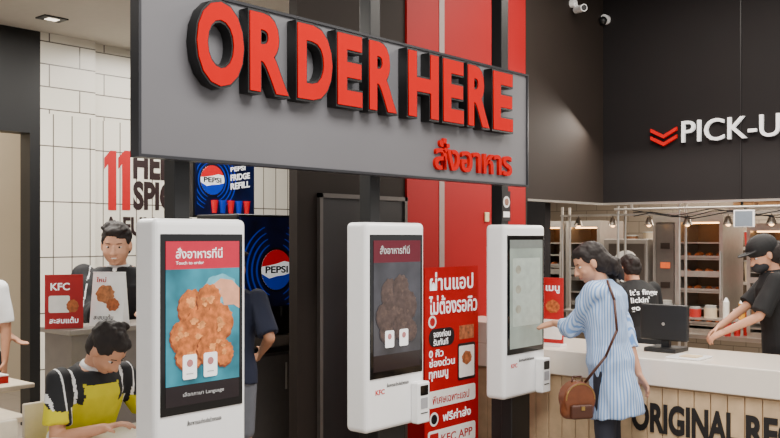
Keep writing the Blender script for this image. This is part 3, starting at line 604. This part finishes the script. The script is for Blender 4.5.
        for t in range(16):
            a_=rnd.random()*6.28; r_=.02+.04*rnd.random(); p0=Vector((r_*math.cos(a_)*1.1,-.02+r_*math.sin(a_),.112)); bcap(b,Hd(*p0),.016*hk,Hd(p0.x*1.5,p0.y*1.3+.02,.095),.012*hk,8)
    child('hair',remesh(b,.0065,1,.006,3,1,30),HM)
    b=bmesh.new(); rr=[(z,rx,ry) for z,rx,ry in torso if z>max(hem,0)+.02]
    rings=[]
    flare=fit*(1.0 if fit<.03 else 1.35)
    rings.append((U(0,0,hem),(.152+flare)*s,(.11+flare)*s,I))
    for z,rx,ry in rr: rings.append((U(0,0,z),(rx+fit*(1 if z<1.37 else .5))*s,(ry+fit*(1 if z<1.37 else .5))*s,I))
    loft(b,rings)
    for (sh,el,wr) in arms:
        rs=.052+fit*.55; f=sleeve
        bsph(b,sh,rs*s)
        if f<=1: bcone(b,sh,rs*s,sh.lerp(el,f),(.045+fit*slv)*s)
        else:
            bcap(b,sh,rs*s,el,(.040+fit*slv*.9)*s); bcone(b,el,(.040+fit*slv*.9)*s,el.lerp(wr,f-1),(.036+fit*slv)*s)
    sm=remesh(b,.009,1,fold,pos[0]*5)
    so=child('shirt',sm,shirtmats if shirtmats else M('shirt_%d_%d_%d'%shirt,shirt,.85,var=.06,scale=12))
    if shirtfn:
        for p_ in sm.polygons: p_.material_index=shirtfn(ML.inverted()@(p_.center-hip),p_.center)
    b=bmesh.new(); loft(b,[(U(0,-.005,1.435),.082*s,.075*s,I),(U(0,-.005,1.468),.068*s,.066*s,I)]); child('collar',remesh(b,.007,1),(shirtmats[-1] if shirtmats else so.data.materials[0]))
    b=bmesh.new(); loft(b,[(hip+Vector((0,0,-.13*s)),.15*s,.12*s,Matrix.Identity(3)),(hip,.172*s,.125*s,Matrix.Identity(3)),(hip+ML@Vector((0,0,.09*s)),.158*s,.118*s,I)])
    for h_,k,an in J:
        bcap(b,h_,.1*s,k.lerp(h_,.1) if shorts else k,.072*s)
        if not shorts: bcone(b,k,.072*s,an+Vector((0,0,.02)),.058*s)
    child('shorts' if shorts else 'trousers',remesh(b,.012,1,.004,2),M('trouser_%d_%d_%d'%trouser,trouser,.85))
    for h_,k,an in J:
        q=1 if an.x>0 else -1; b=bmesh.new(); bcap(b,an+Vector((0,-.035,-.035*s)),.046*s,an+Vector((q*.01,.16*s,-.046*s)),.038*s); bm2=remesh(b,.01,1)
        for v in bm2.vertices: v.co.z=max(v.co.z,0.002)
        child('shoe',bm2,M('shoe_dark',(40,38,40),.5))
    return dict(o=o,U=U,Hd=Hd,arms=arms,MH=MH,s=s,O=O,rz=rz,ML=ML)
# woman at the kiosk
STR=stripe_mat('blue_striped_cloth',(114,154,210),(188,208,238),62)
W=person('woman in a loose light blue striped shirt touching the kiosk screen',(3.12,-.64),(-.3,.95),1.70,True,lean=.14,pitch=.3,yaw=.5,LT=(3.17,-.19,1.14),RT_=(3.24,-.90,.60),hairstyle='loose',hair=(26,16,13),shirtmats=[STR],sleeve=1.42,fit=.047,hem=.56,trouser=(36,38,50),curl=(.1,.35),vox=.0065,fold=.026,Lpn=(.6,-.2,-1),Lhint=(-.5,-.2,-1),Rhint=(.3,-.9,.0),Ldir=(.1,1,-.25),Rpn=(-.5,.5,0),Rdir=(.1,-.5,-.8),arm=1.14,headk=1.12,slv=.6)
bg=empty('handbag',(2.82,-.56,.69),'small round brown leather backpack with front pocket','bag',rz=-.6)
LEA=M('brown_leather',(112,60,32),.45,var=.15,bump=.2); DLE=M('dark_leather',(74,38,22),.45)
bm=bmesh.new(); bbox(bm,(-.115,-.055,-.125),(.115,.055,.03),.05,4); bcone(bm,(0,-.055,.01),.112,(0,.055,.01),.112,28); me=remesh(bm,.007,6); me.materials.append(LEA); reg(bpy.data.objects.new('bag_body',me),bg)
bm=bmesh.new(); bbox(bm,(-.078,-.086,-.115),(.078,-.045,-.02),.018,3); mesh_ob('bag_pocket',bm,DLE,bg,smooth=False)
cv=bmesh.new()
for t in range(16):
    a0,a1=math.pi*t/16,math.pi*(t+1)/16; bcap(cv,Vector((.1*math.cos(a0),-.054,.01+.1*math.sin(a0))),.004,Vector((.1*math.cos(a1),-.054,.01+.1*math.sin(a1))),.004,6)
BZ=M('brass_zip',(170,140,80),.3,.8)
mesh_ob('zip',cv,BZ,bg)
box('buckle',(-.012,-.092,-.055),(.012,-.084,-.03),BZ,bg)
cv=bmesh.new(); hp=[Vector((-.04,0,.10)),Vector((-.03,0,.15)),Vector((.03,0,.15)),Vector((.04,0,.10))]
for a_,b_ in zip(hp,hp[1:]): bcap(cv,a_,.006,b_,.006,8)
mesh_ob('handle',cv,DLE,bg,smooth=True)
Rb=Matrix.Rotation(.6,3,'Z')
cv=bmesh.new(); pts=[(2.85,-.60,.80),(2.89,-.73,.98),(2.915,-.795,1.15),(2.95,-.76,1.34),(3.01,-.68,1.46)]
for a_,b_ in zip(pts,pts[1:]): bcap(cv,Rb@(Vector(a_)-bg.location),.009,Rb@(Vector(b_)-bg.location),.009,8)
mesh_ob('strap',cv,DLE,bg,smooth=True)
# seated man
YB=M('yellow_cloth',(206,196,12),.8); KB=M('black_cloth',(22,22,26),.8); WB=M('white_cloth',(225,225,225),.8)
def yfn(l,c):
    x,z=abs(l.x),l.z
    if z>.40 and x>.10: return 2 if (x*60)%4<.7 else 1
    if .175<x<.20 and z>.12: return 1
    if .168<x<.175 and z>.12: return 2
    return 0 if z<.50 else 1
person('seated man in a yellow and black sports shirt leaning forward',(.15,1.0),(0.0,-1),1.76,lean=.38,pitch=.45,yaw=.2,LT=(.42,.56,.80),RT_=(.04,.53,.80),seated=True,shirtmats=[YB,KB,WB],shirtfn=yfn,sleeve=.75,fit=.028,hem=.88,trouser=(36,38,48),vox=.007,fold=.014,Lpn=(0,0,-1),Rpn=(0,0,-1),headk=1.08)
def jfn(l,c):
    if abs(l.x)<.010 and c.y>0: return 1
    if .17<abs(l.x)<.178 and l.z>.3: return 1
    return 0
p=at(119,0,6.05)
person('man in a black jacket with white trim behind the podium',(p.x,p.y),(-FW.x+.15,-FW.y),1.82,lean=.08,pitch=.12,LT=(.98,1.5,1.26),RT_=(.66,1.52,1.26),skin=(216,162,130),shirtmats=[M('jacket_black',(22,22,26),.85),WB],shirtfn=jfn,sleeve=1.6,fit=.04,vox=.006,Lpn=(0,0,-1),Rpn=(0,0,-1),smile=1,headk=1.1,broad=1.15,fold=.014,jaw=1.14)
p=at(-24,0,6.6)
person('man in a white t-shirt standing by the doorway',(p.x,p.y),(-FW.x,-FW.y),1.68,shirt=(232,232,232),trouser=(40,42,50),skin=(186,134,104),vox=.009,RT_=(p.x+.25,p.y-.2,.95))
p=at(229,0,5.75)
person('man in a navy t-shirt and grey shorts facing the drinks station',(p.x,p.y),(.9,.6),1.66,lean=.1,shirt=(26,32,54),trouser=(100,102,110),shorts=True,fit=.03,skin=(180,126,96),vox=.009,RT_=(p.x+.22,p.y-.06,1.0))
p=at(642,0,7.5)
s1=person('kitchen worker in a black t-shirt seen from behind',(p.x,p.y),(FW.x-.15,FW.y+.3),1.62,True,shirt=(18,18,20),hairstyle='bun',lean=.25,pitch=.35,fit=.03,vox=.009,headk=1.05,broad=1.15)
p=at(783,0,6.75)
s2=person('kitchen worker in a black cap and t-shirt packing an order',(p.x,p.y),(-.42,.9),1.75,True,shirt=(18,18,20),hairstyle='bun',lean=.14,pitch=.3,yaw=.35,LT=(p.x-.36,p.y+.30,1.05),RT_=(p.x-.20,p.y+.42,1.05),fit=.03,vox=.008,headk=1.1,Lpn=(0,.6,-.8),Rpn=(0,-.6,-.8),curl=(.6,.6))
b=bmesh.new(); Hd=s2['Hd']; q=s2['s']*1.1; bsph(b,Hd(0,-.014,.05),(.093*q,.108*q,.085*q),s2['MH'],20); loft(b,[(Hd(0,.09,.045),.075*q,.07*q,s2['MH']),(Hd(0,.09,.053),.075*q,.07*q,s2['MH'])])
me=remesh(b,.007,1); me.materials.append(M('cap_black',(18,18,20),.8)); reg(bpy.data.objects.new('cap',me),s2['o'])
b=bmesh.new(); bsph(b,Hd(0,.045,-.062),(.060*q,.062*q,.048*q),s2['MH'],20); me=remesh(b,.006,1); me.materials.append(M('mask_dark',(40,40,44),.8)); reg(bpy.data.objects.new('face_mask',me),s2['o'])
def shirt_text(pp,z,side,body,w,h,ang=0,dr=0):
    me=text_raw(body,.015); vs=me.vertices; X0=min(v.co.x for v in vs);X1=max(v.co.x for v in vs);Y0=min(v.co.y for v in vs);Y1=max(v.co.y for v in vs)
    for v in vs:
        u=((v.co.x-X0)/(X1-X0)-.5)*w; q=z+(v.co.y-Y0)/(Y1-Y0)*h
        rx,ry=.213+dr,.152+dr; an=(-math.pi/2 if side<0 else math.pi/2)+ang+u*(1 if side<0 else -1)/.18
        k_=1+v.co.z*.015
        v.co=pp['U'](rx*math.cos(an)*k_,ry*math.sin(an)*k_,q)
    me.materials.clear(); me.materials.append(TXTW); reg(bpy.data.objects.new('shirt_lettering',me),pp['o'])
shirt_text(s1,1.16,-1,"It's finger\nlickin'\ngood",.24,.2,0,.012)
shirt_text(s2,1.10,-1,"It's finger\nlickin'\ngood",.22,.2,-.55)
# ------------------------------------------------------------ lights
def area(name,loc,rot,sx,sy,pw,col=(1,1,1)):
    l=bpy.data.lights.new(name,'AREA'); l.shape='RECTANGLE'; l.size=sx; l.size_y=sy; l.energy=pw; l.color=col
    o=bpy.data.objects.new(name,l); o.location=loc; o.rotation_euler=rot; C.objects.link(o); return o
area('hall_light',(.5,-2.2,4.4),(0,0,0),3,2,340,(1,.96,.9))
area('counter_light',(4.3,-1.2,4.3),(0,0,0),1.2,3,200,(1,.92,.82))
area('seating_light',(0.6,2.6,3.6),(0,0,0),2.5,1.6,200,(1,.95,.87))
area('drinks_light',(3.2,3.2,3.6),(0,0,0),1.5,1.5,100,(1,.95,.88))
area('kitchen_light',(7.5,-.5,2.55),(0,0,0),.6,3,110,(1,.88,.74))
area('kitchen_front_light',(5.6,-.6,2.9),(0,.5,0),.4,3,75,(1,.92,.82))
area('kitchen_pass_light',(6.3,.2,2.55),(0,0,0),.15,3,50,(1,.88,.72))
area('kitchen_side_light',(6,2,2.55),(0,0,0),.8,.8,60,(1,.88,.74))
area('corridor_light',(0.8,5.5,3.5),(0,0,0),3,1,80,(1,.92,.8))
w=bpy.data.worlds.new('world'); bpy.context.scene.world=w; w.use_nodes=True; w.node_tree.nodes['Background'].inputs[0].default_value=(1,.985,.97,1); w.node_tree.nodes['Background'].inputs[1].default_value=1.05
